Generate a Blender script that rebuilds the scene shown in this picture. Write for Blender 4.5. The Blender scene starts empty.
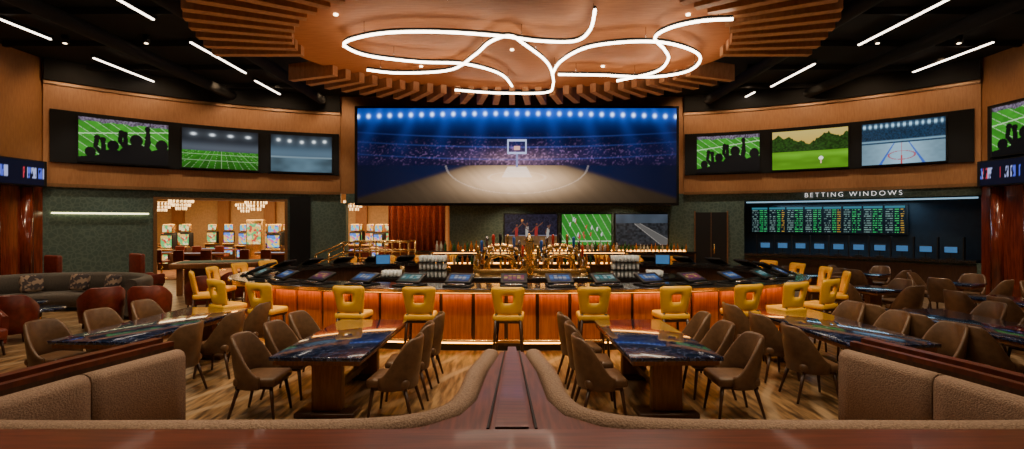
import bpy, bmesh, math, random
import numpy as np
from mathutils import Vector, Matrix
R = random.Random(7)
scene = bpy.context.scene
pi = math.pi

# ------------------------------------------------------------------ materials
def base_mat(name):
    m = bpy.data.materials.new(name); m.use_nodes = True
    nt = m.node_tree
    return m, nt, nt.nodes['Principled BSDF']

def mat(name, col, rough=.5, metal=0., col2=None, scale=8., stretch=(1,1,1), bump=0., estr=0., ecol=None, coat=0., detail=4., lo=.35, hi=.65):
    m, nt, b = base_mat(name)
    b.inputs['Roughness'].default_value = rough
    b.inputs['Metallic'].default_value = metal
    b.inputs['Coat Weight'].default_value = coat
    b.inputs['Coat Roughness'].default_value = .08
    c = (*col, 1)
    tc = nt.nodes.new('ShaderNodeTexCoord'); mp = nt.nodes.new('ShaderNodeMapping')
    mp.inputs['Scale'].default_value = stretch
    nz = nt.nodes.new('ShaderNodeTexNoise'); nz.inputs['Scale'].default_value = scale
    nz.inputs['Detail'].default_value = detail
    nt.links.new(tc.outputs['Object'], mp.inputs[0]); nt.links.new(mp.outputs[0], nz.inputs['Vector'])
    r = nt.nodes.new('ShaderNodeValToRGB')
    r.color_ramp.elements[0].position = lo; r.color_ramp.elements[1].position = hi
    c2 = (*col2, 1) if col2 else (col[0]*.8, col[1]*.8, col[2]*.8, 1)
    r.color_ramp.elements[0].color = c2; r.color_ramp.elements[1].color = c
    nt.links.new(nz.outputs['Fac'], r.inputs[0]); nt.links.new(r.outputs[0], b.inputs['Base Color'])
    if bump:
        bp = nt.nodes.new('ShaderNodeBump'); bp.inputs['Strength'].default_value = bump; bp.inputs['Distance'].default_value = .02
        nt.links.new(nz.outputs['Fac'], bp.inputs['Height']); nt.links.new(bp.outputs[0], b.inputs['Normal'])
    if estr:
        b.inputs['Emission Color'].default_value = (*(ecol or col), 1)
        b.inputs['Emission Strength'].default_value = estr
    return m

M_soffit = mat('soffit_wood', (.50,.18,.058), .65, col2=(.41,.14,.04), scale=3, stretch=(1,8,1))
M_fin = mat('fin_wood', (.52,.25,.11), .55, col2=(.40,.18,.075), scale=5, stretch=(3,3,1))
M_gold = mat('bronze_wallcovering', (.36,.165,.062), .5, col2=(.295,.13,.048), scale=30, stretch=(1,1,.15), metal=.15)
M_bronze = mat('bronze_band', (.24,.12,.05), .4, col2=(.19,.10,.04), scale=20, metal=.3)
M_black = mat('black_paint', (.004,.004,.005), .6)
M_matte = mat('black_matte', (.003,.003,.004), 1.)
M_ceil = mat('ceiling_black', (.006,.006,.007), .9, col2=(.003,.003,.004), scale=2)
M_red = mat('mahogany', (.22,.035,.012), .2, col2=(.11,.016,.007), scale=4, stretch=(6,6,.6), coat=.6)
M_railw = mat('rail_mahogany', (.17,.036,.014), .38, col2=(.08,.016,.008), scale=3, stretch=(14,1,1), coat=.08)
M_railx = mat('rail_mahogany_x', (.17,.038,.015), .32, col2=(.09,.02,.009), scale=3, stretch=(1,14,1), coat=.25)
M_dwood = mat('dark_walnut', (.07,.03,.014), .35, col2=(.04,.016,.008), scale=10, stretch=(4,4,.5))
M_pwood = mat('pedestal_wood', (.30,.13,.05), .35, col2=(.21,.085,.033), scale=10, stretch=(4,4,.5))
M_taupe = mat('taupe_leather', (.15,.080,.040), .40, col2=(.11,.057,.028), scale=14, bump=.15)
M_booth = mat('booth_fabric', (.37,.245,.17), .75, col2=(.25,.16,.11), scale=90, bump=.5, detail=2)
M_yel = mat('yellow_leather', (.98,.55,.018), .42, col2=(.93,.49,.012), scale=10)
M_grey = mat('grey_upholstery', (.12,.105,.09), .8, col2=(.08,.07,.06), scale=60, bump=.3)
M_wine = mat('wine_leather', (.20,.030,.016), .4, col2=(.13,.02,.011), scale=12)
M_pill = mat('pillow_fabric', (.30,.22,.16), .85, col2=(.05,.04,.045), scale=9, lo=.47, hi=.53, detail=1)
M_brass = mat('brass', (.95,.62,.22), .22, metal=.85)
M_steel = mat('steel', (.7,.7,.72), .25, metal=1.)
M_gran = mat('black_granite', (.014,.014,.017), .14, col2=(.03,.025,.022), scale=50, coat=.3)
M_amber = mat('amber_panel_wood', (.62,.19,.028), .3, col2=(.42,.11,.014), scale=5, stretch=(6,6,.5), coat=.3)
M_led = mat('amber_led', (1,.45,.08), .5, estr=12, ecol=(1,.40,.06))
M_tube = mat('white_tube', (1,1,1), .5, estr=13, ecol=(1,.84,.64))
M_line = mat('linear_light', (1,1,1), .5, estr=9, ecol=(1,.85,.68))
M_cove = mat('cove_light', (1,1,1), .5, estr=6, ecol=(1,.86,.45))
M_strip = mat('cool_strip', (1,1,1), .5, estr=.7, ecol=(.4,.75,1))
M_spot = mat('downlight_lens', (1,1,1), .5, estr=10, ecol=(1,.75,.45))
M_curtain = mat('curtain_velvet', (.36,.06,.02), .9, col2=(.24,.04,.014), scale=10)
M_plaster = mat('warm_plaster', (.58,.36,.17), .7)
M_chand = mat('chandelier_glass', (1,.8,.5), .3, estr=3, ecol=(1,.62,.24))
M_white = mat('white_sign', (.9,.9,.9), .5, estr=1.1, ecol=(.95,.97,1))
M_glass = mat('bar_glass', (.75,.8,.82), .08, col2=(.6,.66,.7), scale=10)
M_amb_b = mat('amber_bottle', (.50,.16,.02), .1)
M_grn_b = mat('green_bottle', (.03,.10,.03), .1)
M_clr_b = mat('clear_bottle', (.50,.45,.36), .08)
M_redp = mat('red_paint', (.5,.03,.02), .3)
M_bluep = mat('blue_paint', (.03,.12,.5), .3)
M_blueglow = mat('blue_monitor', (.03,.1,.3), .3, estr=.30, ecol=(.12,.42,.9))
M_felt = mat('green_felt', (.03,.09,.07), .9)

def teal_mat():
    m, nt, b = base_mat('teal_wallpaper')
    tc = nt.nodes.new('ShaderNodeTexCoord')
    v = nt.nodes.new('ShaderNodeTexVoronoi'); v.inputs['Scale'].default_value = 8; v.feature = 'DISTANCE_TO_EDGE'
    r = nt.nodes.new('ShaderNodeValToRGB')
    r.color_ramp.elements[0].position = .02; r.color_ramp.elements[1].position = .14
    r.color_ramp.elements[0].color = (.10,.150,.122,1); r.color_ramp.elements[1].color = (.058,.10,.085,1)
    nt.links.new(tc.outputs['Object'], v.inputs['Vector']); nt.links.new(v.outputs['Distance'], r.inputs[0])
    nt.links.new(r.outputs[0], b.inputs['Base Color']); b.inputs['Roughness'].default_value = .6
    return m
M_teal = teal_mat()

def marble_mat():
    m, nt, b = base_mat('blue_black_marble')
    tc = nt.nodes.new('ShaderNodeTexCoord')
    n = nt.nodes.new('ShaderNodeTexNoise'); n.inputs['Scale'].default_value = 5.5; n.inputs['Detail'].default_value = 9; n.inputs['Distortion'].default_value = 1.2
    r = nt.nodes.new('ShaderNodeValToRGB')
    e = r.color_ramp.elements
    e[0].position = .38; e[0].color = (.006,.012,.034,1)
    e[1].position = .75; e[1].color = (.012,.008,.026,1)
    k = r.color_ramp.elements.new(.49); k.color = (.012,.02,.06,1)
    k = r.color_ramp.elements.new(.515); k.color = (.09,.12,.24,1)
    k = r.color_ramp.elements.new(.54); k.color = (.012,.018,.05,1)
    nt.links.new(tc.outputs['Object'], n.inputs['Vector']); nt.links.new(n.outputs['Fac'], r.inputs[0])
    nt.links.new(r.outputs[0], b.inputs['Base Color'])
    b.inputs['Roughness'].default_value = .11; b.inputs['Coat Weight'].default_value = .8; b.inputs['Coat Roughness'].default_value = .05
    return m
M_marble = marble_mat()

def floor_mat():
    m, nt, b = base_mat('patterned_carpet')
    L = nt.links
    tc = nt.nodes.new('ShaderNodeTexCoord'); mp = nt.nodes.new('ShaderNodeMapping')
    mp.inputs['Rotation'].default_value = (0,0,.5)
    L.new(tc.outputs['Object'], mp.inputs[0])
    w = nt.nodes.new('ShaderNodeTexWave'); w.inputs['Scale'].default_value = .55; w.inputs['Distortion'].default_value = 7; w.inputs['Detail'].default_value = 2; w.inputs['Detail Scale'].default_value = .6
    L.new(mp.outputs[0], w.inputs['Vector'])
    mp2 = nt.nodes.new('ShaderNodeMapping'); mp2.inputs['Scale'].default_value = (9,1.2,1); mp2.inputs['Rotation'].default_value = (0,0,.95)
    L.new(tc.outputs['Object'], mp2.inputs[0])
    n = nt.nodes.new('ShaderNodeTexNoise'); n.inputs['Scale'].default_value = 1.8; n.inputs['Detail'].default_value = 6
    L.new(mp2.outputs[0], n.inputs['Vector'])
    r1 = nt.nodes.new('ShaderNodeValToRGB')
    e = r1.color_ramp.elements
    e[0].position = .36; e[0].color = (.06,.035,.018,1)
    e[1].position = .68; e[1].color = (.40,.245,.105,1)
    k = e.new(.5); k.color = (.21,.122,.054,1)
    L.new(n.outputs['Fac'], r1.inputs[0])
    r2 = nt.nodes.new('ShaderNodeValToRGB')
    r2.color_ramp.elements[0].position = .84; r2.color_ramp.elements[0].color = (0,0,0,1)
    r2.color_ramp.elements[1].position = .97; r2.color_ramp.elements[1].color = (.45,.45,.45,1)
    L.new(w.outputs['Fac'], r2.inputs[0])
    mx = nt.nodes.new('ShaderNodeMix'); mx.data_type = 'RGBA'
    L.new(r2.outputs[0], mx.inputs[0]); L.new(r1.outputs[0], mx.inputs[6]); mx.inputs[7].default_value = (.55,.41,.26,1)
    L.new(mx.outputs[2], b.inputs['Base Color'])
    b.inputs['Roughness'].default_value = .34
    return m
M_floor = floor_mat()

def vc_mat(name, strength):
    m, nt, b = base_mat(name)
    a = nt.nodes.new('ShaderNodeAttribute'); a.attribute_name = 'Col'
    b.inputs['Base Color'].default_value = (.003,.003,.003,1)
    b.inputs['Roughness'].default_value = .6
    b.inputs['Specular IOR Level'].default_value = .15
    nt.links.new(a.outputs['Color'], b.inputs['Emission Color'])
    b.inputs['Emission Strength'].default_value = strength
    return m
M_screen = vc_mat('screen_display', 1.15)
M_bigscreen = vc_mat('video_wall_display', 1.6)

def glow_mosaic(name, cols, strength, scale):
    m, nt, b = base_mat(name)
    tc = nt.nodes.new('ShaderNodeTexCoord'); v = nt.nodes.new('ShaderNodeTexVoronoi'); v.inputs['Scale'].default_value = scale
    sp = nt.nodes.new('ShaderNodeSeparateColor')
    r = nt.nodes.new('ShaderNodeValToRGB'); r.color_ramp.interpolation = 'CONSTANT'
    e = r.color_ramp.elements
    e[0].position = 0; e[0].color = (*cols[0],1); e[1].position = .25; e[1].color = (*cols[1],1)
    for i,c in enumerate(cols[2:]):
        k = e.new(.45+.2*i); k.color = (*c,1)
    nt.links.new(tc.outputs['Object'], v.inputs['Vector']); nt.links.new(v.outputs['Color'], sp.inputs[0]); nt.links.new(sp.outputs[0], r.inputs[0])
    nt.links.new(r.outputs[0], b.inputs['Emission Color']); b.inputs['Emission Strength'].default_value = strength
    b.inputs['Base Color'].default_value = (.02,.02,.02,1)
    return m

# ------------------------------------------------------------------ mesh builder
class MB:
    def __init__(s): s.v=[]; s.f=[]; s.m=[]; s.s=[]; s.mats=[]
    def mi(s, m):
        if m not in s.mats: s.mats.append(m)
        return s.mats.index(m)
    def add(s, vs, fs, m, sm=False, M=None):
        o = len(s.v); k = s.mi(m)
        for p in vs:
            p = Vector(p)
            if M is not None: p = M @ p
            s.v.append(p)
        for f in fs:
            s.f.append([i+o for i in f]); s.m.append(k); s.s.append(sm)
    def box(s, c, d, m, bev=0, M=None, seg=2):
        if not bev:
            x,y,z = c; a,b,e = d[0]/2,d[1]/2,d[2]/2
            vs = [(x+i*a,y+j*b,z+k*e) for i in(-1,1) for j in(-1,1) for k in(-1,1)]
            s.add(vs, [(0,1,3,2),(4,6,7,5),(0,4,5,1),(2,3,7,6),(0,2,6,4),(1,5,7,3)], m, False, M); return
        bm = bmesh.new(); bmesh.ops.create_cube(bm, size=1)
        for v in bm.verts: v.co = Vector((v.co.x*d[0], v.co.y*d[1], v.co.z*d[2]))
        bmesh.ops.bevel(bm, geom=list(bm.edges), offset=bev, segments=seg, profile=.5, affect='EDGES')
        bm.verts.index_update()
        s.add([v.co+Vector(c) for v in bm.verts], [[v.index for v in f.verts] for f in bm.faces], m, True, M)
        bm.free()
    def cyl(s, p0, p1, r0, r1, m, seg=12, M=None):
        p0=Vector(p0); p1=Vector(p1); d=(p1-p0).normalized()
        u = d.orthogonal().normalized(); w = d.cross(u)
        vs=[]
        for p,r in((p0,r0),(p1,r1)):
            for i in range(seg):
                a=2*pi*i/seg; vs.append(p+u*math.cos(a)*r+w*math.sin(a)*r)
        s.add(vs, [(i,(i+1)%seg,seg+(i+1)%seg,seg+i) for i in range(seg)], m, True, M)
        s.add(vs, [list(range(seg)), list(range(seg,2*seg))], m, False, M)
    def lathe(s, prof, c, m, seg=16, M=None):
        vs=[]; n=len(prof)
        for r,z in prof:
            for i in range(seg):
                a=2*pi*i/seg; vs.append((c[0]+r*math.cos(a), c[1]+r*math.sin(a), c[2]+z))
        fs=[(j*seg+i, j*seg+(i+1)%seg, (j+1)*seg+(i+1)%seg, (j+1)*seg+i) for j in range(n-1) for i in range(seg)]
        fs += [list(range(seg)), [(n-1)*seg+i for i in range(seg)]]
        s.add(vs, fs, m, True, M)
    def sweep(s, secs, m, closed=False, cap=True, sm=True, M=None):
        k=len(secs[0]); n=len(secs); vs=[p for q in secs for p in q]; fs=[]
        for j in range(n if closed else n-1):
            j2=(j+1)%n
            for i in range(k):
                fs.append((j*k+i, j*k+(i+1)%k, j2*k+(i+1)%k, j2*k+i))
        s.add(vs, fs, m, sm, M)
        if cap and not closed:
            s.add(vs, [list(range(k)), [(n-1)*k+i for i in range(k)]], m, False, M)
    def tube(s, pts, r, m, seg=8, closed=False, M=None):
        pts=[Vector(p) for p in pts]; n=len(pts); secs=[]
        for i in range(n):
            a=pts[(i-1)%n] if (closed or i>0) else pts[i]
            b=pts[(i+1)%n] if (closed or i<n-1) else pts[i]
            d=(b-a).normalized()
            up=Vector((0,0,1)) if abs(d.z)<.95 else Vector((0,1,0))
            u=d.cross(up).normalized(); w=u.cross(d)
            secs.append([pts[i]+u*math.cos(2*pi*q/seg)*r+w*math.sin(2*pi*q/seg)*r for q in range(seg)])
        s.sweep(secs, m, closed, True, True, M)
    def poly(s, pts, z0, z1, m, M=None):
        n=len(pts)
        vs=[(p[0],p[1],z0) for p in pts]+[(p[0],p[1],z1) for p in pts]
        s.add(vs, [list(range(n)), list(range(n,2*n))]+[(i,(i+1)%n,n+(i+1)%n,n+i) for i in range(n)], m, False, M)
    def mesh(s, name):
        me=bpy.data.meshes.new(name)
        me.from_pydata([tuple(v) for v in s.v], [], s.f)
        for m in s.mats: me.materials.append(m)
        for i,p in enumerate(me.polygons):
            p.material_index=s.m[i]; p.use_smooth=s.s[i]
        bm=bmesh.new(); bm.from_mesh(me); bmesh.ops.remove_doubles(bm, verts=bm.verts, dist=1e-5)
        bmesh.ops.recalc_face_normals(bm, faces=bm.faces); bm.to_mesh(me); bm.free()
        me.update(); return me
    def obj(s, name, loc=(0,0,0), rz=0):
        return place(name, s.mesh(name), loc, rz)

def place(name, me, loc, rz=0, sc=1):
    o=bpy.data.objects.new(name, me); o.location=loc; o.rotation_euler=(0,0,rz); o.scale=(sc,)*3
    scene.collection.objects.link(o); return o

def catmull(pts, n=6):
    P=[Vector(p) for p in pts]; out=[]
    for i in range(len(P)-1):
        a=P[max(i-1,0)]; b=P[i]; c=P[i+1]; d=P[min(i+2,len(P)-1)]
        for k in range(n):
            t=k/n
            out.append(.5*((2*b)+(-a+c)*t+(2*a-5*b+4*c-d)*t*t+(-a+3*b-3*c+d)*t**3))
    out.append(P[-1]); return out

# ------------------------------------------------------------------ curved wing wall
def wing(side, u, off=0, z=0):
    x=13.2*(1-u)**2+20.6*u*(1-u)+6.3*u*u
    y=14.4*(1-u)**2+35.6*u*(1-u)+18.8*u*u
    dx=-26.4*(1-u)+20.6*(1-2*u)+12.6*u; dy=-28.8*(1-u)+35.6*(1-2*u)+37.6*u
    l=math.hypot(dx,dy); nx,ny=-dy/l,dx/l
    if nx*(0-x)+ny*(8-y)<0: nx,ny=-nx,-ny
    return Vector((side*(x+nx*off), y+ny*off, z))
def cslab(mb, side, u0,u1,z0,z1,o0,o1,m,N=None):
    N=N or max(2,int(abs(u1-u0)*24))
    secs=[]
    for i in range(N+1):
        u=u0+(u1-u0)*i/N
        secs.append([wing(side,u,o0,z0),wing(side,u,o0,z1),wing(side,u,o1,z1),wing(side,u,o1,z0)])
    mb.sweep(secs,m,sm=False)

# ------------------------------------------------------------------ screen painting (vertex colours on dense grids)
def vn(U,V,sx,sy,seed):
    g=np.random.RandomState(seed).rand(sy+2,sx+2)
    x=U*sx; y=V*sy; xi=np.clip(x.astype(int),0,sx); yi=np.clip(y.astype(int),0,sy)
    fx=x-xi; fy=y-yi; fx=fx*fx*(3-2*fx); fy=fy*fy*(3-2*fy)
    return (g[yi,xi]*(1-fx)+g[yi,np.minimum(xi+1,sx+1)]*fx)*(1-fy)+(g[np.minimum(yi+1,sy+1),xi]*(1-fx)+g[np.minimum(yi+1,sy+1),np.minimum(xi+1,sx+1)]*fx)*fy
def C(r,g,b): return np.array([r,g,b])
def mixc(a,b,t): return a*(1-t[...,None])+b*t[...,None]
def g1(x,w): return np.exp(-(x/w)**2)

def p_arena(U,V):
    x=(U-.5)*3.37
    col=np.ones(U.shape+(3,))*C(.0006,.0015,.012)
    col=col+(g1(V-1.02,.17)*(.35+.65*g1(x,1.3)))[...,None]*C(.003,.045,.36)
    for k in range(-4,5):
        c=k*.36; bw=.03+.16*(1-V); bm=g1(x-(c+(1-V)*k*.12),bw)*np.clip((V-.45)/.5,0,1)
        col=col+bm[...,None]*C(.003,.016,.11)
    n=vn(U,V,230,76,3); n2=vn(U,V,14,8,5)
    st=((V>.40)&(V<.80)).astype(float)*g1(V-.50,.13)
    sp=np.clip((n-.68)*4,0,1)
    col=col+(st*(.3+.7*n2)*.35*(.3+.7*g1(x,1.0)))[...,None]*C(.03,.022,.11)
    col=col+(st*sp*.42*(.22+.78*g1(x,.9)))[...,None]*C(.40,.20,.48)
    mid=g1(x,.42)*g1(V-.47,.08); col=col+(mid*(.2+.8*n))[...,None]*C(.26,.14,.18)
    for yy in (.46,.59,.69):
        b=g1(V-(yy+.02*x*x),.007)*(.2+.8*g1(x,1.0)); col=col+b[...,None]*C(.02,.035,.16)
    for k in range(-15,16):
        lx=k*.112; ly=.945-.03*(lx/1.6)**2
        d=((x-lx)/.016)**2+((V-ly)/.018)**2
        col=col+np.exp(-d)[...,None]*C(1.1,1.5,2.2)+np.exp(-d/10)[...,None]*C(.01,.06,.30)
    fm=(V<.40)
    edge=.50+(.40-V)*3.4
    inn=1/(1+np.exp((np.abs(x)-edge)/.03))
    pl=.85+.15*vn(U*1.0+V*.3,V,90,6,8)
    li=(.012+1.45*np.exp(-(x/.50)**2-((V-.24)/.14)**2)+.10*g1(x,1.0)*g1(V-.1,.2))*pl
    fc=li[...,None]*C(.88,.56,.32)
    out=(.03+.18*g1(x,1.3))[...,None]*C(.02,.04,.20)
    fcol=fc*inn[...,None]+out*(1-inn)[...,None]
    key=(np.abs(x)<.09+(.40-V)*.55)&(V>.27)&(V<.385)
    fcol=np.where(key[...,None], fcol*.5+C(.62,.50,.44), fcol)
    arc=np.abs(np.sqrt((x/.75)**2+((V-.40)/.30)**2)-1)<.014
    arc2=np.abs(np.sqrt((x/.3)**2+((V-.27)/.06)**2)-1)<.05
    fcol=np.where((arc|arc2)[...,None], fcol+C(.12,.10,.09), fcol)
    col=np.where(fm[...,None], fcol, col)
    bb=(np.abs(x)<.10)&(V>.52)&(V<.67); bi=(np.abs(x)<.088)&(V>.54)&(V<.65)
    col=np.where((bb&~bi)[...,None], C(.40,.45,.75)*np.ones_like(col), col)
    sq=(np.abs(x)<.03)&(V>.56)&(V<.60); col=np.where(sq[...,None], C(.7,.35,.3)*np.ones_like(col), col)
    po=(np.abs(x)<.012)&(V>.38)&(V<.52); col=np.where(po[...,None], C(.2,.2,.4)*np.ones_like(col), col)
    return col
def p_field(U,V):
    x=U-.5
    sky=mixc(C(.006,.009,.015)*np.ones(U.shape+(3,)), C(.08,.10,.13)*np.ones(U.shape+(3,)), g1(V-.52,.14)*.9)
    for lx in(-.36,-.12,.12,.36):
        d=((x-lx)/.03)**2+((V-.86)/.03)**2; sky=sky+np.exp(-d)[...,None]*C(1.2,1.3,1.4)+np.exp(-d/12)[...,None]*C(.05,.06,.07)
    g=(.6+.4*vn(U,V,30,30,4))*(.3+.9*V)
    px=x/(.62-V+.25)
    stripe=np.where((np.floor(px*9)%2)==0,1.,.75)
    fld=(g*stripe)[...,None]*C(.05,.40,.02)
    ln=(np.abs((px*9)%1-.0)<.05)|(np.abs(V-.2)<.008)|(np.abs(V-.36)<.006)
    fld=np.where(ln[...,None], fld+C(.25,.3,.22), fld)
    return np.where((V<.45)[...,None], fld, sky)
def p_stadium(U,V):
    x=U-.5
    col=mixc(C(.008,.014,.022)*np.ones(U.shape+(3,)), C(.08,.14,.20)*np.ones(U.shape+(3,)), g1(V-.5,.2))
    for lx in(-.38,-.2,0.,.2,.38):
        d=((x-lx)/.025)**2+((V-.82-.1*abs(lx))/.035)**2; col=col+np.exp(-d)[...,None]*C(1.3,1.4,1.4)+np.exp(-d/10)[...,None]*C(.07,.09,.11)
    fl=(.05+.08*vn(U,V,8,8,2)+.10*g1(x,.3))[...,None]*C(.5,.9,1.2)
    col=np.where((V<.38)[...,None], fl, col)
    col=np.where((np.abs(V-.40)<.02)[...,None], C(.16,.24,.30)*np.ones_like(col), col)
    return col
def p_fans(U,V):
    px=(U-.5)+(V-.7)*.8
    base=(.7+.3*vn(U,V,20,20,3))[...,None]*C(.05,.36,.025)*(np.where(np.floor(px*7)%2==0,1,.75))[...,None]
    ln=(np.abs((px*7)%1)<.06)|(np.abs(V-(.62+.2*U))<.012); base=np.where(ln[...,None],base+C(.4,.42,.35),base)
    top=V>.88+.05*vn(U,V,20,1,9); base=np.where(top[...,None],C(.25,.20,.30)*vn(U,V,80,30,6)[...,None]*1.0,base)
    sil=np.zeros_like(U,bool)
    for hx,hy,r in((.36,.40,.13),(.62,.56,.15),(.92,.48,.15),(.12,.22,.12)):
        sil|=((U-hx)/(r*.5))**2+((V-hy)/(r*.95))**2<1
        sil|=((U-hx)/(r*1.3))**2+((V-(hy-.33))/(.24))**2<1
        for sg,tx,ty in((-1,-.17,.16),(1,.13,.30)):
            ax=hx+sg*.11; ay=hy-.24; ex=hx+tx*1.1; ey=hy-.04; bx=hx+tx; by=hy+ty
            for (p,q,r_,s_) in((ax,ay,ex,ey),(ex,ey,bx,by)):
                t=np.clip(((U-p)*(r_-p)+(V-q)*(s_-q))/((r_-p)**2+(s_-q)**2),0,1)
                sil|=((U-p-t*(r_-p))/.026)**2+((V-q-t*(s_-q))/.045)**2<1
            sil|=((U-bx)/.034)**2+((V-by)/.06)**2<1
    sil|=V<.10+.3*U
    return np.where(sil[...,None],C(.003,.003,.004)*np.ones_like(base),base)
def p_golf(U,V):
    sky=mixc(C(.60,.36,.05)*np.ones(U.shape+(3,)),C(.62,.48,.13)*np.ones(U.shape+(3,)),np.clip((V-.5)*2,0,1))
    tr=V<.76+.18*vn(U,V,12,1,4)+.05*vn(U,V,50,1,5)-.25*g1(U-.5,.16)
    tc=(.2+.9*vn(U,V,50,36,7))[...,None]*C(.022,.075,.01); sky=np.where(tr[...,None],tc,sky)
    gr=(.6+.3*vn(U,V,6,14,8)+.5*g1(V-.38,.08))[...,None]*C(.11,.33,.012)
    sky=np.where((V<.46)[...,None],gr,sky)
    b=((U-.66)/.028)**2+((V-.26)/.05)**2<1
    sky=np.where(b[...,None],C(1.,1.,.9)*np.ones_like(sky),sky)
    st=(np.abs(U-.66)<.008)&(V<.22)&(V>.12)
    return np.where(st[...,None],C(.7,.5,.3)*np.ones_like(sky),sky)
def p_rink(U,V):
    x=U-.5
    col=(.2+.8*vn(U,V,90,50,3))[...,None]*C(.012,.05,.11)
    col=col+(g1(V-.92,.04)*(.1+.9*(np.abs((U*14)%1-.5)<.22)))[...,None]*C(.5,.85,1.1)
    col=col+g1(V-.55,.02)[...,None]*C(.2,.35,.45)
    ice=(.35+.5*g1(x,.3)+.08*vn(U,V,20,20,6))[...,None]*C(.34,.58,.75)
    px=x/(.75-V)
    ice=np.where((np.abs(np.abs(px)-.35)<.025)[...,None],C(.04,.12,.55)*np.ones_like(ice),ice)
    ice=np.where((np.abs(px)<.012)[...,None],C(.5,.05,.05)*np.ones_like(ice),ice)
    ci=np.abs(np.sqrt((x/.16)**2+((V-.2)/.1)**2)-1)<.08; ice=np.where(ci[...,None],C(.4,.1,.14)*np.ones_like(ice),ice)
    return np.where((V<.50)[...,None],ice,col)
def p_players(U,V):
    col=(.1+.6*vn(U,V,50,34,3))[...,None]*C(.035,.03,.06)
    col=np.where((V<.30)[...,None],C(.16,.08,.03)*(.5+.6*vn(U,V,10,10,4))[...,None],col)
    col=np.where((np.abs(V-.31)<.012)[...,None],C(.15,.15,.2)*np.ones_like(col),col)
    def seg(ax,ay,bx,by,r,c):
        nonlocal col
        t=np.clip(((U-ax)*(bx-ax)+(V-ay)*(by-ay)*.36)/((bx-ax)**2+(by-ay)**2*.36+1e-9),0,1)
        k=((U-ax-t*(bx-ax))/r)**2+((V-ay-t*(by-ay))/(r*1.7))**2<1
        col=np.where(k[...,None],C(*c)*np.ones_like(col),col)
    sk=(.12,.05,.03)
    for x0,y0,s_,c,a in((.22,.15,.75,(.25,.02,.02),.1),(.42,.1,.9,(.32,.30,.28),-.1),(.60,.15,.8,(.25,.02,.02),.12),(.82,.12,.75,(.32,.30,.28),.05)):
        seg(x0-.04,y0,x0-.01,y0+.28*s_,.014,sk); seg(x0+.06,y0,x0+.015,y0+.28*s_,.014,sk)
        seg(x0,y0+.24*s_,x0,y0+.32*s_,.028,c); seg(x0,y0+.35*s_,x0+.01,y0+.52*s_,.028,c)
        seg(x0+.02,y0+.54*s_,x0+a,y0+.72*s_,.010,sk); seg(x0-.02,y0+.52*s_,x0-a*.7,y0+.36*s_,.010,sk)
        seg(x0+.01,y0+.65*s_,x0+.01,y0+.66*s_,.018,sk)
    seg(.33,.80,.335,.805,.02,(.6,.2,.04))
    return col
def p_gridiron(U,V):
    px=(U-.5)+(V-.5)*.35
    col=(.8+.2*vn(U,V,20,20,3))[...,None]*C(.035,.27,.03)*(np.where(np.floor(px*7)%2==0,1,.8))[...,None]
    ln=(np.abs((px*7)%1)<.07)|(np.abs(V-.12)<.02); col=np.where(ln[...,None],col+C(.35,.35,.3),col)
    rs=np.random.RandomState(5)
    for i in range(14):
        a,b=rs.rand()*.8+.1,rs.rand()*.7+.15
        k=(((U-a)/.014)**2+((V-b)/.06)**2<1)|(((U-a-.012)/.010)**2+((V-b-.06)/.022)**2<1)
        col=np.where(k[...,None],(C(.6,.6,.6) if i%2 else C(.4,.05,.05))*np.ones_like(col),col)
    return col
def p_road(U,V):
    col=(.10+.6*vn(U,V,30,20,8))[...,None]*C(.05,.055,.065)
    r=np.abs((U-.5)-(.6-V)*.9)<.04+(.8-V)*.16; col=np.where((r&(V<.7))[...,None],C(.10,.095,.09)*np.ones_like(col),col)
    e=np.abs(np.abs((U-.5)-(.6-V)*.9)-(.04+(.8-V)*.16))<.008; col=np.where((e&(V<.7))[...,None],C(.3,.28,.26)*np.ones_like(col),col)
    return np.where((V>.72)[...,None],C(.06,.08,.11)*(.5+.5*vn(U,V,8,4,2))[...,None],col)
def p_ticker(U,V):
    col=np.ones(U.shape+(3,))*C(.003,.004,.014)
    h=vn(U,V*0,90,1,3)>.42; h2=vn(U,V*0,40,1,7)
    t=(V>.25)&(V<.75)&h&(vn(U,V,260,5,5)>.32)
    c=np.where((h2>.6)[...,None],C(.6,.04,.07),np.where((h2>.4)[...,None],C(.4,.45,.8),C(.08,.12,.7)))
    return np.where(t[...,None],c,col)
def p_odds(U,V):
    col=np.ones(U.shape+(3,))*C(.003,.008,.012)
    k=np.floor(U*8); cu=(U*8)%1; row=np.floor(V*12); cv=(V*12)%1
    on=(cv>.25)&(cv<.75)&(V<.9)
    n=vn(U,V*0+row/12,180,12,6)
    a=on&(cu>.08)&(cu<.42)&(n>.4); b=on&(cu>.50)&(cu<.70)&(n>.30); d=on&(cu>.76)&(cu<.93)&(n>.35)
    col=np.where(a[...,None],C(.16,.26,.24)*np.ones_like(col),col)
    col=np.where(b[...,None],C(.03,.42,.10)*np.ones_like(col),col)
    col=np.where(d[...,None],np.where(((k%3)==1)[...,None],C(.45,.26,.03),C(.05,.40,.14))*np.ones_like(col),col)
    col=np.where(((V>.92)&(cu>.05)&(cu<.95))[...,None],C(.03,.16,.22)*np.ones_like(col),col)
    col=np.where((np.abs(cu)<.03)[...,None],C(.0,.0,.0)*np.ones_like(col),col)
    return col
def mk_game(seed,c0,c1,c2):
    def f(U,V):
        col=(.2+.5*vn(U,V,6,6,seed))[...,None]*C(*c0)
        c=((U*5)%1>.15)&((V*3)%1>.2)&(V>.25)&(V<.85)
        rs=vn(np.floor(U*5)/5,np.floor(V*3)/3,5,3,seed+8)
        return np.where(c[...,None],np.where((rs>.5)[...,None],C(*c1),C(*c2))*np.ones_like(col),col)
    return f

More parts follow.
